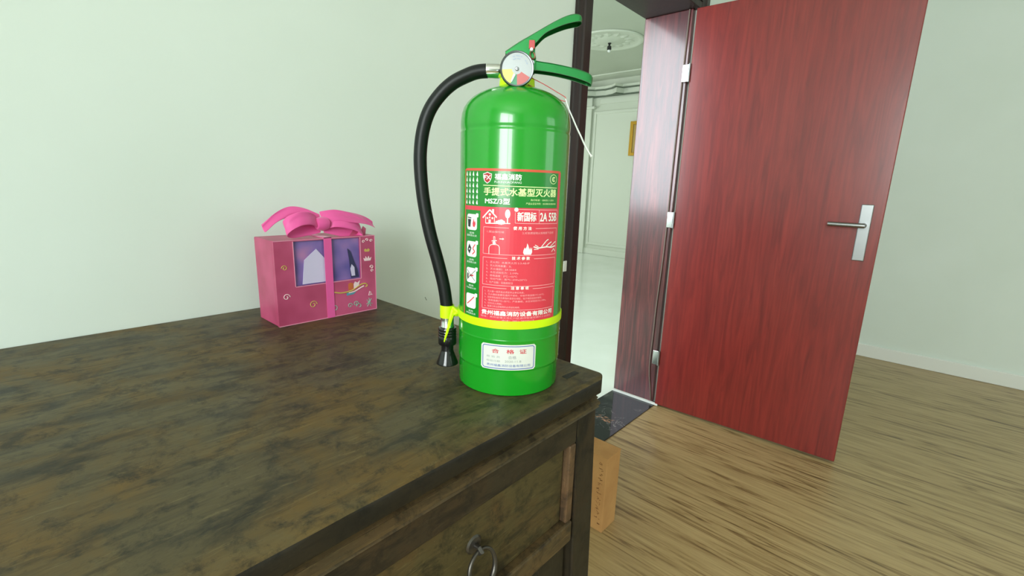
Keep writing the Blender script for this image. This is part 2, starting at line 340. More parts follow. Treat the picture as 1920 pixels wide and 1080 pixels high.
# ------------------------------------------------------------------ ceiling rose with bare lamp holder, picture in the hall
cx, cy = 5.21, 3.21
rose = tag(empty('ceiling_medallion', (cx, cy, CEIL)), 'round white plaster ceiling medallion in the room beyond the door', 'medallion')
MB().lathe([(.40, -.002), (.40, -.008), (.39, -.018), (.365, -.020), (.345, -.014), (.325, -.008), (.20, -.008), (.18, -.014), (.10, -.024), (.03, -.034), (.001, -.034)], 64, cap=False).build('disc', M['plaster'], rose, smooth=True)
for k in range(14):
    a = 2*PI*k/14; b = MB(); c, s = math.cos(a), math.sin(a)
    pts = [(.13, 0, 0), (.19, -.04, 1), (.25, -.045, 1), (.30, 0, 0), (.25, .045, 1), (.19, .04, 1)]
    vs = [(x*c-y*s, x*s+y*c, -.009) for x, y, q in pts]+[(.22*c, .22*s, -.022)]
    b.add(vs, [(i, (i+1) % 6, 6) for i in range(6)]); b.build('acanthus_leaf', M['plaster'], rose)
lh = tag(empty('lamp_holder', (cx, cy, CEIL-.034)), 'small dark lamp holder hanging from the ceiling medallion', 'lamp')
MB().lathe([(.001, 0), (.020, 0), (.020, -.008), (.012, -.014), (.012, -.03), (.024, -.036), (.026, -.07), (.020, -.076), (.001, -.076)], 20).build('socket', M['black'], lh, smooth=True)
MB().lathe([(.014, -.07), (.018, -.085), (.014, -.10), (.001, -.104)], 16, cap=False).build('bulb_stub', M['white'], lh, smooth=True)
pf = tag(empty('picture_frame', (HX1-.02, 3.60, 1.645)), 'gilt picture frame on the panelled wall of the far room', 'picture')
b = MB(); y0, y1, z0, z1 = -.17, .17, 0, .52
for (a0, a1, c0, c1) in ((y0, y0+.05, z0, z1), (y1-.05, y1, z0, z1), (y0+.05, y1-.05, z0, z0+.05), (y0+.05, y1-.05, z1-.05, z1)): b.box(-.03, 0, a0, a1, c0, c1)
b.build('frame', M['goldframe'], pf, bevel=.006); MB().box(-.012, -.004, y0+.05, y1-.05, z0+.05, z1-.05).build('print', M['picture'], pf)

# ------------------------------------------------------------------ cabinet
CX1, CY0 = 0.535, 0.292; CX0 = -0.700; CB = WY-.004; BY = 0.305     # right end, front edge, left end, back, body face
cab = tag(empty('cabinet', ((CX0+CX1)/2, (CY0+CB)/2, 0)), 'old dark wooden cabinet with drawers, worn top and iron ring pulls', 'cabinet')
OX, OY = cab.location.x, cab.location.y
def cb(b, name, m, parent=None, **k):
    b.v = [(x-OX, y-OY, z) for x, y, z in b.v]; return b.build(name, m, parent or cab, **k)
def zt(d): return TZ+d
# top slab with rounded, slightly worn front corners
out = []
def arc(cx_, cy_, r, a0, a1, n=6): return [(cx_+r*math.cos(rad(a0+(a1-a0)*i/n)), cy_+r*math.sin(rad(a0+(a1-a0)*i/n))) for i in range(n+1)]
edge = [(CX0+.016+(CX1-.026-CX0-.016)*i/60, CY0+.0009*math.sin(i*1.7)+.0007*math.sin(i*.61+1)) for i in range(1, 60)]
out = arc(CX0+.016, CY0+.016, .016, 180, 270) + edge + arc(CX1-.026, CY0+.026, .026, 270, 360, 9) + [(CX1, CB), (CX0, CB)]
def inset(p, d):
    x, y = p; return (min(max(x, CX0+d), CX1-d), min(max(y, CY0+d), CB))
rings = []
for dz, d in ((-.023, .004), (-.0215, .0012), (-.019, 0), (-.0045, 0), (-.0018, .0010), (-.0005, .0030), (0, .0060)):
    rings.append([(inset(p, d)[0], inset(p, d)[1], zt(dz)) for p in out])
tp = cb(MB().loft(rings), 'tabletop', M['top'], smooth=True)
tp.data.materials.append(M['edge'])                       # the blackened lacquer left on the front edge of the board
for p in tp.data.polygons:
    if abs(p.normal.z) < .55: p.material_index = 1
cb(MB().add([(.4785, .3235, zt(.0003)), (.5085, .3235, zt(.0003)), (.5095, .3325, zt(.0003)), (.481, .3335, zt(.0003))], [(0,1,2,3)]), 'inlay_patch', M['patch'], tp)
# moulding under the top
mp = [(BY+.010, -.023), (BY+.006, -.0235), (BY+.005, -.031), (BY-.003, -.0345), (BY-.001, -.037), (BY-.0065, -.040), (BY-.0065, -.0435), (BY-.003, -.0455), (BY-.0055, -.048), (BY-.001, -.051), (BY+.010, -.051)]
cb(MB().loft([[(x, y, zt(z)) for y, z in mp] for x in (CX0+.006, CX1-.008)]), 'moulding', M['mould'])
rp = [(CX1-.012, -.023), (CX1-.009, -.033), (CX1-.012, -.036), (CX1-.006, -.042), (CX1-.010, -.051), (CX1-.03, -.051), (CX1-.03, -.023)]
cb(MB().loft([[(x, y, zt(z)) for x, z in rp] for y in (BY+.004, CB-.01)]), 'side_moulding', M['body'])
cb(MB().box(CX0+.02, .4825, BY, BY+.03, zt(-.086), zt(-.051)), 'upper_rail', M['body'], bevel=.0015)
cb(MB().box(CX0+.06, .4825, BY-.003, BY+.03, zt(-.238), zt(-.205)), 'lower_rail', M['rail'], bevel=.003)
# legs, splayed a little outwards towards the floor
def leg(xa, xb, ya, yb, sx):
    r = []
    for z, k in ((zt(-.0515), 0), (zt(-.25), .45), (0, 1.6)):
        o_ = sx*.026*k; r.append([(xa+o_, ya, z), (xb+o_, ya, z), (xb+o_, yb, z), (xa+o_, yb, z)])
    cb(MB().loft(r), 'leg', M['bodyz'], bevel=.003)
for (xa, xb, sx) in ((.4825, .5290, 1), (CX0+.006, CX0+.0525, -1)):
    leg(xa, xb, BY, BY+.045, sx); leg(xa, xb, CB-.06, CB-.015, sx)
cb(MB().box(.50, .512, BY+.045, CB-.06, zt(-.25), zt(-.0515)), 'side_panel', M['body']); cb(MB().box(CX0+.021, CX0+.033, BY+.045, CB-.06, zt(-.25), zt(-.0515)), 'side_panel', M['body'])
cb(MB().box(CX0+.03, .50, CB-.03, CB-.015, zt(-.25), zt(-.0235)), 'back_panel', M['body'])
cb(MB().box(CX0+.04, .49, BY+.045, CB-.04, zt(-.238), zt(-.226)), 'bottom_board', M['body'])
# dark bracket boards under the lower rail
br = [(.4265, -.2385), (.4835, -.2385), (.4950, -.60), (.470, -.60), (.448, -.42), (.430, -.33)]
cb(MB().prism([(x, zt(z)) for x, z in br], BY+.010, BY+.024), 'bracket', M['bodyz'])
brl = [(OX*2-x, z) for x, z in br]; cb(MB().prism([(x, zt(z)) for x, z in brl], BY+.010, BY+.024), 'bracket', M['bodyz'])
# three drawers with vertical bead strips between
for k in range(3):
    x1 = .469-k*.382; x0 = x1-.332
    d = cb(MB().box(x0+.001, x1-.001, BY+.008, BY+.03, zt(-.2045), zt(-.0865)), 'drawer', M['panel'], bevel=.003)
    d['label'] = 'olive brown drawer front'
    cb(MB().box(x1, x1+.0135, BY-.001, BY+.02, zt(-.2045), zt(-.0865)), 'bead_strip', M['bead'], d, bevel=.002)
    cb(MB().box(x0-.0135, x0, BY-.001, BY+.02, zt(-.2045), zt(-.0865)), 'bead_strip', M['bead'], d, bevel=.002)
    if k < 2: cb(MB().box(x0-.0365, x0-.0135, BY, BY+.03, zt(-.2045), zt(-.0865)), 'stile', M['bodyz'])
    c = (x0+x1)/2; zc = zt(-.137); yf = BY+.008
    cb(MB().lathe([(.001, -.003), (.009, -.002), (.011, 0), (.011, .002)], 20, (c, yf, zc), 'y'), 'pull_plate', M['iron'], d, smooth=True)
    cb(MB().tube([(c, yf-.001, zc), (c, yf-.009, zc+.001), (c+.001, yf-.012, zc-.003), (c, yf-.009, zc-.006)], .0028, 10), 'pull_stem', M['iron'], d, smooth=True)
    R_ = .019; pts = [(c+.002+R_*1.02*math.sin(a), yf-.0085-.004*(1-math.cos(a)), zc-.003-R_*1.15*(1-math.cos(a))) for a in [2*PI*i/36 for i in range(37)]]
    cb(MB().tube(pts, [.0027+.0007*math.cos(2*PI*i/36+PI) for i in range(37)], 10, cap=False), 'pull_ring', M['iron'], d, smooth=True)

# ------------------------------------------------------------------ pink gift box with organza bow, on the cabinet
gx0, gx1, gy0, gy1, gh = .300, .4865, .790, .872, .146
gift = tag(empty('gift_box', ((gx0+gx1)/2, (gy0+gy1)/2, TZ)), 'pink printed gift box tied with a pink bow, against the wall on the cabinet', 'box')
GX, GY = gift.location.x, gift.location.y
def gb(b, name, m, parent=None, **k):
    b.v = [(x-GX, y-GY, z) for x, y, z in b.v]; return b.build(name, m, parent or gift, **k)
# front is a frame with a recessed picture window
b = MB(); b.box(gx0, gx1, gy0+.006, gy1, .0, gh)
gb(b, 'box_body', M['pink'], bevel=.0015)
wx0, wx1, wz0, wz1 = .332, .455, .066, .1435
front = gb(MB().box(gx0, wx0, gy0, gy0+.006, 0, gh).box(wx1, gx1, gy0, gy0+.006, 0, gh).box(wx0, wx1, gy0, gy0+.006, 0, wz0).box(wx0, wx1, gy0, gy0+.006, wz1, gh), 'front_frame', M['pink'])
pic = gb(MB().box(wx0, wx1, gy0+.0035, gy0+.006, wz0, wz1), 'picture_window', M['purple'])
for (x0, x1, z0, z1) in ((wx1, wx1+.0012, wz0, wz1), (wx0-.0012, wx0, wz0, wz1), (wx0, wx1, wz0-.0012, wz0), (gx1-.001, gx1, 0, gh), (gx0, gx1, 0, .0012), (gx0, gx1, gh-.001, gh)):
    gb(MB().box(x0, x1, gy0-.0006, gy0, z0, z1), 'edge_line', M['pink_edge'], front)
def flat(pts, y): return MB().prism(pts, y, y+.0008)
gb(flat([(.436,.068),(.452,.068),(.449,.084),(.443,.10),(.437,.118),(.431,.124),(.434,.10)], gy0+.0025), 'printed_shape', M['navy'], pic)
gb(flat([(.437,.072),(.444,.072),(.443,.088),(.438,.094),(.435,.086)], gy0+.0018), 'printed_shape', M['lilac'], pic)
gb(flat([(.345,.068),(.40,.068),(.395,.10),(.372,.128),(.350,.11)], gy0+.0025), 'printed_shape', M['lilac'], pic)
def swirl(x, z, r, turns, m, flip=1, th=.0007):
    pts = []
    for i in range(22):
        q = i/21; a = q*turns*2*PI; rr = r*(1-.75*q); pts.append((x+flip*rr*math.cos(a), gy0-.0003, z+rr*math.sin(a)))
    gb(MB().tube(pts, th, 5), 'printed_swirl', m, front)
def line(pts, m, th=.0008): gb(MB().tube(catmull([(x, gy0-.0003, z) for x, z in pts], 5), th, 5), 'printed_swirl', m, front)
# ship-like swag under the window, curls and sprigs on the right border
line([(.425,.043),(.436,.045),(.446,.050),(.456,.054),(.464,.054),(.467,.050),(.463,.048)], M['gold_print'], .0013)
line([(.428,.041),(.440,.042),(.452,.047),(.460,.050)], M['cream_print'], .0012)
line([(.40,.046),(.412,.043),(.425,.043)], M['gold_print'], .0013)
gb(flat([(.428,.046),(.437,.047),(.438,.058),(.433,.060),(.428,.058)], gy0-.0006), 'printed_shape', M['orange_print'], front)
gb(flat([(.439,.048),(.449,.052),(.452,.062),(.447,.058),(.442,.061),(.439,.056)], gy0-.0006), 'printed_shape', M['cream_print'], front)
gb(flat([(.424,.036),(.438,.037),(.443,.041),(.436,.042),(.424,.041)], gy0-.0006), 'printed_shape', M['teal_print'], front)
for (x, z, r, tn, m_, fl) in ((.442,.018,.005,1.2,'mint_print',1),(.449,.012,.006,.8,'mint_print',-1),(.478,.085,.004,1.1,'cream_print',-1),(.478,.078,.003,1.0,'cream_print',1),(.430,.016,.005,1.1,'mint_print',1),
                            (.462,.135,.003,1,'cream_print',1),(.470,.138,.003,1,'cream_print',-1),(.478,.136,.003,1,'cream_print',1),(.40,.016,.006,1.2,'mint_print',-1),(.315,.05,.006,1.2,'cream_print',1),(.315,.10,.005,1.2,'gold_print',-1),(.36,.03,.007,1.3,'gold_print',1)):
    swirl(x, z, r, tn, M[m_], fl)
gb(flat([(.4645,.1155),(.4735,.1155),(.475,.119),(.472,.1215),(.469,.119),(.466,.1215),(.463,.119)], gy0-.0006), 'printed_shape', M['gold_print'], front)
gb(flat([(.463,.098),(.476,.098),(.478,.1045),(.474,.102),(.472,.107),(.4695,.102),(.466,.107),(.465,.102),(.461,.104)], gy0-.0006), 'printed_shape', M['cream_print'], front)
for st in ([(.466,.008),(.469,.014),(.466,.022)], [(.474,.008),(.471,.014),(.475,.023)], [(.464,.013),(.470,.015),(.477,.012)], [(.469,.014),(.4705,.020),(.470,.025)]): line(st, M['mint_print'], .0007)
for st in ([(.470,.031),(.472,.038)], [(.475,.030),(.474,.037)], [(.469,.030),(.478,.031)]): gb(MB().tube([(x, gy0-.0003, z) for x, z in st], .0006, 5), 'printed_swirl', M['cream_print'], front)
# bow: ribbon sheets with thickness
def sheet(name, rows, mt, parent):
    """rows of points across the ribbon, along its length; gives a thin smooth sheet"""
    n = len(rows[0]); vs = [p for r in rows for p in r]; fs = []
    for i in range(len(rows)-1):
        for j in range(n-1): a = i*n+j; fs.append((a, a+1, a+1+n, a+n))
    o = gb(MB().add(vs, fs), name, mt, parent, smooth=True)
    s_ = o.modifiers.new('thick', 'SOLIDIFY'); s_.thickness = .0012; ss = o.modifiers.new('sub', 'SUBSURF'); ss.levels = 2; ss.render_levels = 2
    return o
yc = gy0+.022
def ribbon(name, path, wid, ruffle=.003, up_=(0,0,1), ph=0):
    rows = []; P = catmull(path, 5)
    for i, p in enumerate(P):
        q = i/(len(P)-1); ww = wid(q); row = []
        for j in range(5):
            t = j/4-.5; row.append((p.x, p.y+.012*t+ruffle*math.sin(q*9+j*2.1+ph), p.z+ww*t+ruffle*.6*math.cos(q*7+j*1.7+ph)))
        rows.append(row)
    return sheet(name, rows, M['ribbon'], None)
ribbon('ribbon_tail', [(.392, yc-.004, .178), (.415, yc-.010, .184), (.438, yc-.012, .183), (.462, yc-.012, .178), (.480, yc-.010, .171), (.4945, yc-.008, .163)], lambda q: .024-.012*q, .0025)
ribbon('bow_loop', [(.392, yc, .168), (.410, yc-.012, .174), (.432, yc-.018, .172), (.452, yc-.018, .166), (.464, yc-.014, .156), (.458, yc-.008, .151), (.440, yc-.006, .152), (.415, yc-.004, .158), (.394, yc, .164)], lambda q: .022, .002)
ribbon('bow_loop', [(.392, yc, .168), (.372, yc-.012, .180), (.350, yc-.016, .182), (.332, yc-.014, .174), (.326, yc-.008, .163), (.338, yc-.002, .157), (.360, yc+.002, .159), (.390, yc+.002, .165)], lambda q: .022, .002, ph=1)
ribbon('ribbon_tail', [(.392, yc-.004, .176), (.370, yc+.004, .188), (.345, yc+.008, .190), (.318, yc+.008, .180), (.296, yc+.006, .166)], lambda q: .022-.010*q, .0025, ph=2)
gb(MB().lathe([(.001,-.012),(.010,-.010),(.013,0),(.010,.010),(.001,.012)], 16, (.392, yc-.006, .170), 'x', cap=False), 'bow_knot', M['ribbon'], smooth=True)
gb(MB().box(.385, .399, gy0-.0012, gy0, 0, gh+.0012).box(.385, .399, gy0-.0012, gy1+.001, gh, gh+.0012), 'ribbon_band', M['ribbon'])
gb(flat([(.440,gh-.001),(.474,gh-.001),(.476,gh+.012),(.470,gh+.017),(.466,gh+.010),(.452,gh+.014)], gy0+.012), 'top_flap', M['pink'])

# ------------------------------------------------------------------ cardboard carton on the floor behind the cabinet
carton = tag(empty('cardboard_box', (1.262, .735, 0)), 'small brown cardboard box standing on the wooden floor beside the cabinet', 'box')
MB().box(-.043, .043, -.088, .088, 0, .276).build('carton', M['card'], carton, bevel=.002)
MB().box(-.0435, .0435, -.089, -.0005, .2745, .2768).build('flap', M['card'], carton); MB().box(-.0435, .0435, .0005, .089, .2745, .2768).build('flap', M['card'], carton)
b = MB()
for k in range(13):
    z = .03+k*.018
    for q in range(3):
        y = -.078+random.uniform(0, .014); L = random.uniform(.004, .011); a = random.uniform(-.7, .9); dy, dz = math.cos(a)*L, math.sin(a)*L; zz = z+random.uniform(-.004, .004)
        b.add([(-.0434, y, zz), (-.0434, y+dy, zz+dz), (-.0434, y+dy, zz+dz+.0022), (-.0434, y, zz+.0022)], [(0,1,2,3)])
b.build('printed_marks', M['card_mark'], carton)

# ------------------------------------------------------------------ fire extinguisher (all lengths in mm, scaled)
AX, AY = 0.43099, 0.38589
ext = tag(empty('fire_extinguisher', (AX, AY, TZ), rad(41.84-90)), 'green fire extinguisher with red label, black hose and pressure gauge on the cabinet', 'fire extinguisher')
K = .001
def ex(b, name, m, parent=None, **k):
    b.v = [(x*K, y*K, z*K) for x, y, z in b.v]; return b.build(name, m, parent or ext, **k)
R = 65.0
prof = [(1, 3), (58, 3), (60, .4), (62.5, .3), (63.8, 1.6), (64.2, 5), (64.2, 31), (64.4, 32.6), (65.0, 34), (65.3, 35.2), (65, 36.6), (65, 67.6), (65.1, 68.4), (65.45, 69.6), (65.1, 70.8), (65, 71.6), (65, 305.5), (64.95, 306.4), (64.3, 307.6), (64.2, 309), (64.7, 311), (64.9, 313.5), (64.6, 320), (63.6, 327), (61.4, 333.6), (57.5, 339.8), (51.6, 345.4), (44, 350.2), (35, 354.2), (27, 356.8), (22, 358.2), (20, 359.5), (1, 359.5)]
body = ex(MB().lathe(prof, 160), 'cylinder_body', M['green'], smooth=True)
ex(MB().lathe([(1, 358.4), (20.4, 358.4), (20.8, 360), (20.2, 367.5), (19.2, 369), (1, 369)], 48), 'neck_ring', M['yellow'], smooth=True)
# valve: brass body, bracket plates, levers
ex(MB().lathe([(1, 368), (15, 368), (15, 378), (12.5, 380), (12.5, 392), (10.5, 394), (1, 394)], 32), 'valve_body', M['steel'], smooth=True)
def channel(top, bot, w, t=1.6, n=14, wt=None):
    """inverted U channel: top and flange-bottom curves in x,z"""
    T = catmull([(x, 0, z) for x, z in top], n//2); B = catmull([(x, 0, z) for x, z in bot], n//2)
    rings = []
    N = len(T)
    for i, (a, c) in enumerate(zip(T, B)):
        q = i/(N-1); ww = w*(1 if q < .86 else math.sqrt(max(.16, 1-((q-.86)/.14)**2))); ch = 1.6
        P = [(-ww, c), (-ww, a, -ch), (-ww+ch, a), (ww-ch, a), (ww, a, -ch), (ww, c), (ww-t, c), (ww-t, a, -t-ch*.4), (-ww+t, a, -t-ch*.4), (-ww+t, c)]
        rings.append([(p[1].x, p[0], p[1].z+(p[2] if len(p) > 2 else 0)) for p in P])
    return MB().loft(rings)
up_top = [(-14.5, 395.4), (0, 405), (13.2, 412.6), (28, 421.2), (41, 428.4), (51.8, 433.4), (60.2, 435.8), (67, 435.4), (71, 432.8)]
up_bot = [(-14, 392.5), (1, 395), (16, 402), (29, 414.6), (40, 420.4), (51.2, 424.8), (60, 427.2), (66.4, 428.4), (70.6, 429.2)]
ex(channel(up_top, up_bot, 11), 'squeeze_lever', M['lever'], smooth=True)
lo_top = [(12, 388.6), (18, 388), (23, 386.6), (38, 384.9), (52.5, 382.7), (67, 380), (79.8, 376.2), (87, 372.6)]
lo_bot = [(12, 375.5), (18, 376.6), (23, 376.6), (38, 375.2), (52.5, 373), (67, 370), (79.4, 366.4), (86.6, 363.6)]
ex(channel(lo_top, lo_bot, 9.5), 'carry_handle', M['lever'], smooth=True)
# bracket plates that hold both levers
plate = [(-14, 376), (20, 376), (20.5, 389), (19.2, 394), (18.8, 408), (10, 409.5), (0, 403.4), (-13.5, 394.4)]
for y in (-11.2, 9.6): ex(MB().prism(plate, y, y+1.6), 'bracket_plate', M['lever'], bevel=.0004)
ex(MB().tube([(16.5, -13, 384), (16.5, 13, 384)], 2.2, 12), 'pivot_pin', M['steel'], smooth=True)
# gauge
gc = (-0.7, -36, 371.2)
ex(MB().tube([(gc[0], -30, gc[2]), (gc[0], -12, gc[2])], 6, 16), 'gauge_stem', M['chrome'], smooth=True)
rim = ex(MB().lathe([(1, 7.5), (15.5, 7.5), (18.2, 5), (18.6, 2), (18.5, -.6), (17.8, -1.6), (16.6, -1.4), (16.3, 0), (1, 0)], 64, gc, 'y'), 'gauge_rim', M['rim'], smooth=True)
face = ex(MB().lathe([(.5, 0), (16.3, 0)], 64, (gc[0], gc[1]-.1, gc[2]), 'y', cap=False), 'gauge_face', M['dial'])
def sector(a0, a1, r0, r1, m, y, nm='dial_sector'):
    n = max(2, int(abs(a1-a0)/5)); vs = []
    for i in range(n+1):
        a = rad(a0+(a1-a0)*i/n)
        for r in (r0, r1): vs.append((gc[0]+r*math.cos(a), gc[1]-y, gc[2]+r*math.sin(a)))
    ex(MB().add(vs, [(2*i, 2*i+1, 2*i+3, 2*i+2) for i in range(n)]), nm, m, face)
sector(184, 246, 5.5, 16.2, M['dial_y'], .3); sector(246, 272, 5.5, 16.2, M['dial_g'], .3); sector(272, 330, 5.5, 16.2, M['dial_r'], .3)
for k, (a0, a1, r0) in enumerate(((66, 74, 12.6), (78, 96, 12.6), (102, 112, 12.2), (72, 90, 9.8), (96, 116, 9.6), (24, 34, 11.5), (38, 46, 11.8))): sector(a0, a1, r0, r0+1.3, M['dial_print'], .3, 'dial_marking')
na = rad(246); nx, nz = math.cos(na), math.sin(na); px_, pz_ = -nz, nx
def q3(l, s_): return (gc[0]+nx*l+px_*s_, gc[1]-1.2, gc[2]+nz*l+pz_*s_)
ex(MB().add([q3(6, 1.3), q3(6, -1.3), q3(14.5, -.7), q3(14.5, .7)], [(0,1,2,3)]), 'needle', M['needle'], face)
ex(MB().lathe([(.3, -2.0), (1.6, -1.9), (2.1, -1.2), (2.1, 0)], 20, gc, 'y', cap=False), 'needle_hub', M['steel'], face, smooth=True)
# pull pin with red tag, white stud and chain
pin = ex(MB().box(11.8, 18.4, -15, -11.6, 397.6, 406.4), 'safety_pin_tag', M['redtag'], bevel=.0006)
ex(MB().lathe([(.3, -17), (1.5, -16.6), (2.1, -15.4), (2.1, -13)], 16, (14.9, 0, 396.6), 'y', cap=True), 'pin_stud', M['l_white'], pin, smooth=True)
pts = catmull([(14, -13.6, 394.5), (13.4, -14, 391), (15.5, -14, 387.6), (18.5, -13.6, 388), (18.8, -13.4, 391.5), (17, -13.6, 394)], 6)
ex(MB().tube(pts, .9, 8), 'pin_chain', M['bronze'], pin, smooth=True)
# seal wire and tie tail
ex(MB().tube(catmull([(14, -20, 366.8), (30, -20, 359.8), (46, -20, 351.6), (54, -20, 347.4), (55.6, -20, 345.4), (55.4, -20, 342.6), (50, -20, 343.6), (38, -20, 348), (24, -21, 353.6), (12, -22, 358.6)], 5), .42, 8), 'seal_wire', M['wire'], smooth=True)
P = catmull([(55.2, -20, 345.2), (57.5, -20, 339), (61, -20, 331.5), (64.8, -20, 324.4), (70, -19.5, 314.5), (75.1, -19, 305.8), (82, -18, 293.6), (89.5, -17, 283.4)], 4)
rings = []
for i, p in enumerate(P):
    q = i/(len(P)-1); t = (P[min(i+1, len(P)-1)]-P[max(i-1, 0)]).normalized(); nn = Vector((-t.z, 0, t.x)); hw_ = .55+.35*q+(.6 if i == len(P)-1 else 0)
    rings.append([tuple(p+nn*hw_+Vector((0, -.9, 0))), tuple(p+nn*hw_+Vector((0, .9, 0))), tuple(p-nn*hw_+Vector((0, .9, 0))), tuple(p-nn*hw_+Vector((0, -.9, 0)))])
ex(MB().loft(rings), 'seal_tie', M['tie'], smooth=False)
# hose with ferrules, spray nozzle
ex(MB().lathe([(7.2, -37), (8.0, -36), (8.1, -22), (7.6, -20), (6.5, -14)], 32, (0, 0, 376.2), 'x'), 'hose_ferrule', M['chrome'], smooth=True)
hp_ = [(-33, 0, 376.2), (-45, 0, 374.9), (-56, 0, 371.4), (-74.3, 0, 362.2), (-89.8, 0, 348.3), (-102.4, 0, 330.2), (-110.1, 0, 307.7), (-113.6, 0, 280.1), (-112.6, 0, 248.9), (-108.6, 0, 217), (-101.9, 0, 184.4), (-92.7, 0, 151), (-85.3, 0, 120.3), (-81.4, 0, 94), (-80.7, 0, 84), (-80.5, 0, 78)]
ex(MB().tube(catmull(hp_, 8), 7.9, 28), 'hose', M['hose'], smooth=True)
nzx = -80.4
ex(MB().lathe([(8.4, 80), (8.4, 68), (9.0, 67), (9.0, 65.5), (7, 65), (7, 62)], 32, (nzx, 0, 0)), 'nozzle_ferrule', M['chrome'], smooth=True)
ex(MB().lathe([(5, 65), (11.2, 65), (11.9, 63.6), (11.9, 62), (11.3, 61), (11.9, 60), (11.9, 58.4), (11.3, 57.4), (11.9, 56.4), (11.9, 55), (11.3, 54), (11.9, 53), (11.9, 43.4), (11.3, 42.2), (8.1, 41.6), (7.9, 34), (8.3, 32.6), (14.0, 17.4), (14.3, 15.6), (13.6, 14.9), (12.8, 16), (7, 31)], 40, (nzx, 0, 0), cap=False), 'nozzle', M['plastic'], smooth=True)
# yellow strap round the cylinder and the hose, knot and loose tail
def bandloft(r0, r1, z0, z1, c=(0,0), n=96): return MB().lathe([(r0, z0), (r1, z0), (r1+.15, (z0+z1)/2), (r1, z1), (r0, z1), (r0, z0)], n, (c[0], c[1], 0), cap=False)
st = ex(bandloft(65.1, 66.4, 85.2, 94.6), 'strap', M['yellow'], smooth=True)
ex(bandloft(7.9, 9.1, 78.6, 94.8, (nzx-.4, 0), 32), 'hose_wrap', M['yellow'], st, smooth=True)
ex(MB().box(-73.4, -64.6, -7, 7, 81, 91.5), 'strap_knot', M['yellow'], st, bevel=.0022)
ex(MB().tube(catmull([(-72.5, -9, 93.5), (-69, -11, 91), (-66.5, -12, 88.5), (-70, -11, 86)], 4), 2.6, 8), 'strap_twist', M['yellow'], st, smooth=True)
P = catmull([(-71.5, -10.5, 91.5), (-74.5, -12, 80), (-78, -13.4, 66), (-81, -13.8, 55), (-82.6, -13.6, 49)], 4); rings = []
for i, p in enumerate(P):
    q = i/(len(P)-1); hw_ = 2.9*(1-q)+.55*q
    rings.append([(p.x-hw_, p.y, p.z), (p.x, p.y-1.0+.5*q, p.z), (p.x+hw_, p.y, p.z), (p.x, p.y+.6, p.z)])
ex(MB().loft(rings), 'strap_tail', M['yellow'], st, smooth=True)

# ---- printed label wrapped on the cylinder: u in degrees round the cylinder (0 = front), z in mm
def wrap(u, z, off): a = rad(u); r = R+off; return (r*math.sin(a), -r*math.cos(a), z)
def wrect(u0, u1, z0, z1, off, b=None):
    b = b or MB(); n = max(1, int(math.ceil(abs(u1-u0)/2))); vs = []
    for i in range(n+1):
        u = u0+(u1-u0)*i/n; vs += [wrap(u, z0, off), wrap(u, z1, off)]
    b.add(vs, [(2*i, 2*i+2, 2*i+3, 2*i+1) for i in range(n)]); return b
def wpoly(pts, off, b=None):
    b = b or MB(); b.add([wrap(u, z, off) for u, z in pts], [tuple(range(len(pts)))]); return b
def wround(u0, u1, z0, z1, ru, rz, off):
    """filled rounded rectangle as vertical strips"""
    n = 30; vs = []
    for i in range(n+1):
        u = u0+(u1-u0)*i/n; du = min(u-u0, u1-u); k = 0 if du >= ru else rz*(1-math.sqrt(max(0, 1-((ru-du)/ru)**2))); vs += [wrap(u, z0+k, off), wrap(u, z1-k, off)]
    return MB().add(vs, [(2*i, 2*i+2, 2*i+3, 2*i+1) for i in range(n)])
def wdisc(u, z, r, off, b=None, n=18): k = 180/(PI*R); return wpoly([(u+r*k*math.cos(2*PI*i/n), z+r*math.sin(2*PI*i/n)) for i in range(n)], off, b)
def wline(pts, w_, off, b=None):
    b = b or MB(); k = PI*R/180
    for (ua, za), (ub, zb) in zip(pts[:-1], pts[1:]):
        dx, dz = (ub-ua)*k, zb-za; L = math.hypot(dx, dz) or 1; nx_, nz_ = -dz/L*w_/2, dx/L*w_/2; n = max(1, int(L/2))
        for i in range(n):
            q0, q1 = i/n, (i+1)/n; A = (ua+(ub-ua)*q0, za+(zb-za)*q0); B = (ua+(ub-ua)*q1, za+(zb-za)*q1)
            wpoly([(A[0]-nx_/k, A[1]-nz_), (B[0]-nx_/k, B[1]-nz_), (B[0]+nx_/k, B[1]+nz_), (A[0]+nx_/k, A[1]+nz_)], off, b)
    return b
DG = None
def glyphs(s):
    c = bpy.data.curves.new('text', 'FONT'); c.body = s; c.resolution_u = 3
    o = bpy.data.objects.new('text', c); COL.objects.link(o); bpy.context.view_layer.update()
    me = o.evaluated_get(bpy.context.evaluated_depsgraph_get()).to_mesh()
    vs = [(v.co.x, v.co.y) for v in me.vertices]; fs = [tuple(p.vertices) for p in me.polygons]
    o.evaluated_get(bpy.context.evaluated_depsgraph_get()).to_mesh_clear(); bpy.data.objects.remove(o); bpy.data.curves.remove(c)
    return vs, fs
def wtext(s, u0, u1, z0, z1, name, m, parent, off=.34, bold=0):
    vs, fs = glyphs(s); b = MB()
    if not vs: return
    xa = min(v[0] for v in vs); xb = max(v[0] for v in vs); ya = min(v[1] for v in vs); yb = max(v[1] for v in vs)
    shifts = [(0, 0)] if not bold else [(-bold, 0), (bold, 0), (0, bold), (0, -bold)]
    for i, (sx, sz) in enumerate(shifts):
        b.add([wrap(u0+(x-xa)/(xb-xa)*(u1-u0)+sx*180/(PI*R), z0+(y-ya)/(yb-ya)*(z1-z0)+sz, off+i*.012) for x, y in vs], fs)
    return exn(b, name, m, parent)
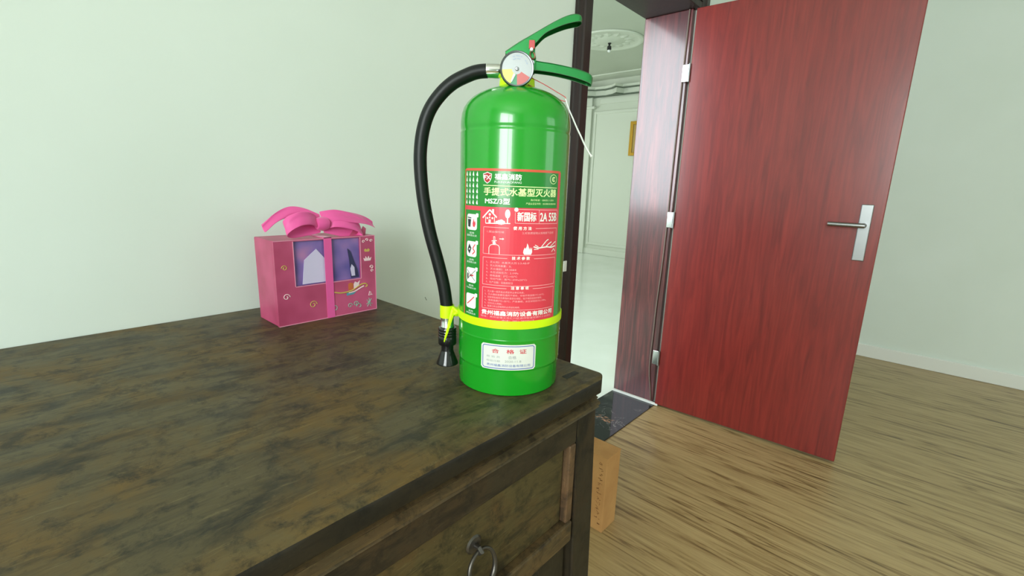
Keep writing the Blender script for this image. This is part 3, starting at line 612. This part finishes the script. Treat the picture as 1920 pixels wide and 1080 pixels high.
def exn(b, name, m, parent):
    """label print: keep face winding outward without a recalculation"""
    vs = [(x*K, y*K, z*K) for x, y, z in b.v]; me = bpy.data.meshes.new(name); me.from_pydata(vs, [], b.f); me.materials.append(m)
    o = bpy.data.objects.new(name, me); COL.objects.link(o); o.parent = parent; return o
lab = exn(wround(-58.5, 54, 91, 265, 2, 2, .12), 'label', M['l_red'], ext); lab['label'] = 'red and green printed instruction label'
def lp(b, name, m): return exn(b, name, m, lab)
lp(wrect(-58.5, -57.2, 92, 264, .16), 'label_edge', M['l_orange']); lp(wrect(-57, 53, 262.6, 264.8, .16), 'label_edge', M['l_orange'])
lp(wrect(-56.8, 49.8, 223.9, 262.4, .20), 'green_header', M['l_green']); lp(wrect(-56.4, -33.8, 91.5, 219.2, .20), 'green_column', M['l_green'])
# rain drops
for i in range(4):
    for j in range(6):
        u = -54.2+i*5.33; z = 259-j*6.2; k = 180/(PI*R); pts = [(u, z+2.9)]
        for a in range(210, 390-40, 14): pts.append((u+1.75*k*math.cos(rad(a-30)), z-.7+1.75*math.sin(rad(a-30))))
        lp(wpoly(pts, .30), 'water_drop', M['l_white'])
# shield
def shield(s_, off): 
    k = 180/(PI*R); P = [(-5.4, 4.4), (-3, 4.9), (0, 6.2), (3, 4.9), (5.4, 4.4), (5.2, 0), (3.6, -3.8), (0, -6.4), (-3.6, -3.8), (-5.2, 0)]
    return wpoly([(-26.5+x*s_*k, 255.1+z*s_) for x, z in P], off)
lp(shield(1, .28), 'shield_outline', M['l_white']); lp(shield(.86, .34), 'shield_field', M['l_darkred']); wtext('FX', -30.2, -22.8, 253.2, 257.6, 'shield_letters', M['l_white'], lab, .45, .25)
wtext('福鑫消防', -18.6, 7.3, 253.3, 259.6, 'maker_name', M['l_white'], lab, .34, .22); wtext('FUXINXIAOFANG', -18.8, 7.3, 249.7, 252, 'maker_name_latin', M['l_white'], lab)
b = MB()
for i in range(28): wline([(42.4+4.6*math.cos(2*PI*i/28), 255.7+5.0*math.sin(2*PI*i/28)), (42.4+4.6*math.cos(2*PI*(i+1)/28), 255.7+5.0*math.sin(2*PI*(i+1)/28))], .6, .3, b)
lp(b, 'certification_mark', M['l_pale']); wtext('C', 40.6, 44.2, 253.2, 258.2, 'certification_letter', M['l_pale'], lab, .34, .2); wtext('c', 41.8, 43.8, 254.6, 256.8, 'certification_letter', M['l_pale'], lab)
lp(wline([(-31, 246.9), (48, 246.3)], .8, .3), 'header_rule', M['l_pale'])
wtext('手提式水基型灭火器', -29.9, 47, 236.4, 244.7, 'product_title', M['l_pale'], lab, .34, .24)
wtext('MSZ/3型', -28.4, -3.3, 227.4, 233.6, 'model_text', M['l_white'], lab, .34, .22)
wtext('执行标准：GB4351.1-2005', 17, 44, 231.6, 233.8, 'standard_text', M['l_pale'], lab); wtext('产品认证证书号：2015081810000385', 12.4, 47.2, 227.6, 229.9, 'standard_text', M['l_pale'], lab)
# house, bushes, tree
k = 180/(PI*R)
b = wline([(-30.8, 211.4), (-23.1, 220.6), (-15.7, 212.6)], 1.5, .3); wrect(-20.6, -18.6, 217, 221.5, .3, b); wline([(-27.4, 213), (-27.4, 205.8), (-18, 206.2), (-18, 213)], .7, .3, b)
wdisc(-23, 215.6, 1.4, .3, b); wdisc(-25.4, 211.4, 1.1, .3, b); wdisc(-20.2, 211.6, 1.1, .3, b); wrect(-24.2, -21.8, 206, 210, .3, b); wrect(-23.6, -22.4, 211.3, 213.3, .3, b)
lp(b, 'house_pictogram', M['l_white'])
b = wline([(-27.4, 205.6), (-2.2, 206.6)], .9, .3); 
for u, r in ((-15.6, 1.6), (-13.2, 2.4), (-11, 2.9), (-8.9, 2.0)): wdisc(u, 206.8+r*.35, r, .3, b)
lp(b, 'bush_pictogram', M['l_white'])
b = wpoly([(-5+2.5*math.cos(2*PI*i/20), 217+4.9*math.sin(2*PI*i/20)) for i in range(20)], .3); wrect(-5.5, -4.4, 206.5, 213, .3, b); lp(b, 'tree_pictogram', M['l_white'])
# new standard box
b = wline([(5.6, 222.4), (50.6, 221.9), (51.6, 206.6), (2.6, 207.2), (2.4, 219)], .6, .3); wline([(26.5, 222), (27.1, 207.4)], .6, .3, b); lp(b, 'rating_box', M['l_pink']); lp(wdisc(3.3, 221.9, 2.3, .34), 'rating_dot', M['l_white'])
wtext('新国标', 4.5, 23.4, 209.5, 219.4, 'rating_text', M['l_white'], lab, .34, .25); wtext('2A 55B', 27.8, 49.4, 209.6, 218.8, 'rating_text', M['l_white'], lab, .34, .25)
def titled(z0, z1, ta, tb, title, zt0, zt1):
    zz = z1; lp(wline([(ta, zz), (-29.5, zz), (-29.6, z0), (50.8, z0), (50.8, zz), (tb, zz)], .55, .3), 'section_frame', M['l_pink'])
    wtext(title, ta+4.5, tb-4.5, zt0, zt1, 'section_title', M['l_white'], lab, .34, .12)
titled(171.6, 201.6, -3.5, 23.5, ' '.join('使用方法'), 199.8, 203.6); titled(136.2, 167.6, -4, 23, ' '.join('技术参数'), 166.4, 170); titled(108.2, 133, -4, 23, ' '.join('注意事项'), 132.2, 135.8)
wtext('1.拔出保险销', -25.4, -8, 195.6, 198, 'step_text', M['l_pink'], lab); wtext('2.对准燃烧物火焰根部下压把', 10, 46, 195.2, 197.8, 'step_text', M['l_pink'], lab)
# extinguisher outline, flame and hand pictograms
b = wline([(-23.1, 172), (-23.1, 179), (-22, 181.4), (-20, 182.4), (-15, 182.6), (-13, 181.6), (-12.2, 179.4), (-12.1, 172)], .6, .3); wrect(-18.8, -16.6, 182.5, 186, .3, b)
wline([(-20.4, 186.4), (-15, 187)], .9, .3, b); wline([(-19.6, 184.4), (-15.6, 184)], .8, .3, b); wline([(-18.4, 187), (-18.4, 191.4), (-17, 191.4), (-17, 187)], .5, .3, b); wline([(-12.4, 189.2), (-8, 189.3)], .7, .3, b); wline([(-9.4, 190.2), (-8, 189.3), (-9.4, 188.4)], .5, .3, b)
lp(b, 'cylinder_pictogram', M['l_white'])
lp(wpoly([(12.5, 172.4), (19.6, 172.4), (20.6, 175.2), (20.2, 180.6), (19.2, 177.6), (18.4, 180.8), (17.6, 177.8), (16.4, 182.6), (15.2, 185.2), (14.8, 181.6), (13.6, 178.8), (12.8, 180.4), (11.6, 177.2), (11.4, 174.4)], .3), 'flame_pictogram', M['l_white'])
b = wline([(22, 181.2), (27, 179.6), (32, 180.2), (38, 180.6), (44, 179.6), (50, 181)], 1.4, .3); wline([(22.5, 178.2), (27.5, 178.4)], .8, .3, b); wline([(23.5, 183.2), (27.4, 181)], .8, .3, b); wline([(31, 181), (34, 184.4), (37, 187.8), (39.5, 189)], 1.0, .3, b)
wline([(36, 180.4), (40, 184), (44, 186)], 1.1, .3, b); wline([(45, 174.4), (47.6, 178), (50.2, 174.8)], .7, .3, b); wline([(42, 180), (47, 184), (50.4, 186)], .9, .3, b); lp(b, 'hand_pictogram', M['l_white'])
for i, s in enumerate(('1、灭火剂：水基灭火剂 S-3-AB-IP', '2、灭火剂充装量：3L', '3、灭火级别：2A 55B/E', '4、水压试验压力：2.1MPa', '5、使用温度：5℃~+55℃', '6、驱动气体：氮气1.2MPa(20℃)', '7、生产日期：见瓶底标注')):
    z = 162.6-i*3.85; wd = (44, 26, 31, 33, 32, 42, 28)[i]; wtext(s, -25.7, -25.7+wd, z-1.2, z+1.3, 'specification_text', M['l_pink'], lab)
for i, s in enumerate(('1、灭火器一经开启必须送专业单位充装。', '2、灭火器应放置在通风干燥处，存放环境温度5℃~55℃。', '3、应经常检查压力表指针是否在绿区，低于绿区应及时维修。', '4、使用温度5℃~55℃，严禁暴晒，水压试验压力2.1MPa。', '5、切勿对人喷射。', '6、每满三年以后每两年必须送检维修。')):
    z = 128.8-i*3.5; wd = (41, 64, 61, 67, 19, 37)[i]; wtext(s, -26.8, -26.8+wd, z-1.15, z+1.15, 'notice_text', M['l_pink'], lab)
wtext('贵州福鑫消防设备有限公司', -30, 49.6, 100.8, 106.4, 'company_name', M['l_white'], lab, .34, .2)
wtext('地址：贵州省遵义市汇川区高坪街道双狮村工业园区', -31, 48.5, 97.4, 99.8, 'address_text', M['l_pink'], lab); wtext('电话：0851-28000119', -7.5, 26, 93.6, 96.4, 'address_text', M['l_pink'], lab)
# four fire class icons in the green column
for i, (z0, z1) in enumerate(((196.5, 214.5), (165.5, 183.5), (134.8, 152.6), (104, 121.8))):
    lp(wround(-53.4, -38.0, z0, z1, 3.2, 3.0, .27), 'fire_class_icon', M['l_white']); lp(wround(-39.6, -36.2, z1-3.2, z1+1.2, .8, .8, .29), 'fire_class_icon', M['l_white'])
    wtext('禁用' if i == 2 else '适用', -49, -42, z0-4.4, z0-2.2, 'icon_caption', M['l_white'], lab); wtext(('固体类火灾', '液体类火灾', '气体类火灾', '带电类火灾')[i], -53, -38, z0-7.4, z0-5.1, 'icon_caption', M['l_white'], lab)
    zc = (z0+z1)/2
    fl = [(-43.6, zc-5), (-41.2, zc-5.6), (-39.8, zc-2), (-40.6, zc+2), (-41.6, zc), (-42.4, zc+4.6), (-43.4, zc+1.4), (-44.2, zc-1.6)]
    if i == 0: lp(wpoly([(-51.4, zc-5.4), (-47.6, zc-6), (-46.6, zc+3), (-52, zc+3.2)], .36), 'icon_shape', M['l_black']); lp(wline([(-52.4, zc+5), (-46.2, zc+4.4)], 1.2, .36), 'icon_shape', M['l_black']); lp(wpoly(fl, .36), 'icon_flame', M['l_red'])
    if i == 1: lp(wpoly([(-52, zc-1.6), (-48.4, zc-6), (-45.4, zc+1), (-49, zc+6.2)], .36), 'icon_shape', M['l_black']); lp(wline([(-44, zc-6), (-40.4, zc-2.4), (-43.4, zc+1), (-40, zc+6)], 1.4, .36), 'icon_flame', M['l_red'])
    if i == 2: lp(wpoly([(-52, zc-4.4), (-49.8, zc-4.4), (-49.6, zc+1.6), (-51.8, zc+2.4)], .36), 'icon_shape', M['l_black']); lp(wline([(-52.4, zc+6), (-39.4, zc-6)], .7, .38), 'icon_slash', M['l_black']); lp(wline([(-52.6, zc-6.4), (-39, zc+6.6)], .7, .38), 'icon_slash', M['l_black']); lp(wline([(-48, zc-.6), (-42, zc+.2)], 1.8, .36), 'icon_flame', M['l_red'])
    if i == 3: lp(wline([(-51.4, zc-4.4), (-47.6, zc-1.4), (-46.6, zc-.4), (-44.4, zc+1.6), (-40.4, zc+5.6)], 1.3, .36), 'icon_flame', M['l_red'])
# certificate sticker
stk = exn(wround(-29.4, 29.6, 34.4, 66, 2.6, 2.6, .5), 'certificate_sticker', M['l_stk'], ext); stk['label'] = 'white certificate sticker with a blue border'
def ring(u0, u1, z0, z1, w_, off): return wline([(u0+1.6, z0), (u1-1.6, z0), (u1, z0+1.6), (u1, z1-1.6), (u1-1.6, z1), (u0+1.6, z1), (u0, z1-1.6), (u0, z0+1.6), (u0+1.6, z0)], w_, off)
exn(ring(-27.4, 27.6, 36.2, 64, .95, .56), 'sticker_border', M['l_blue'], stk)
sx = -17.3
for ch, (a, c) in zip('合格证', ((-17.4, -9.6), (-2, 6), (11.6, 19))): wtext(ch, a, c, 55.2, 60.4, 'sticker_title', M['l_stkred'], stk, .68, .12)
wtext('检 验 员', -23, -8.5, 49.2, 51.8, 'sticker_text', M['l_grey'], stk, .64); wtext('合格', 0, 8.4, 48.6, 52.6, 'sticker_text', M['l_grey'], stk, .64)
wtext('检验日期', -23, -8.5, 44, 46.6, 'sticker_text', M['l_grey'], stk, .64); wtext('2020.11.8', -3.4, 13.6, 44.2, 46.8, 'sticker_text', M['l_grey'], stk, .64)
wtext('贵州福鑫消防设备有限公司', -22.6, 23.6, 38.6, 41.8, 'sticker_company', M['l_blue'], stk, .64)
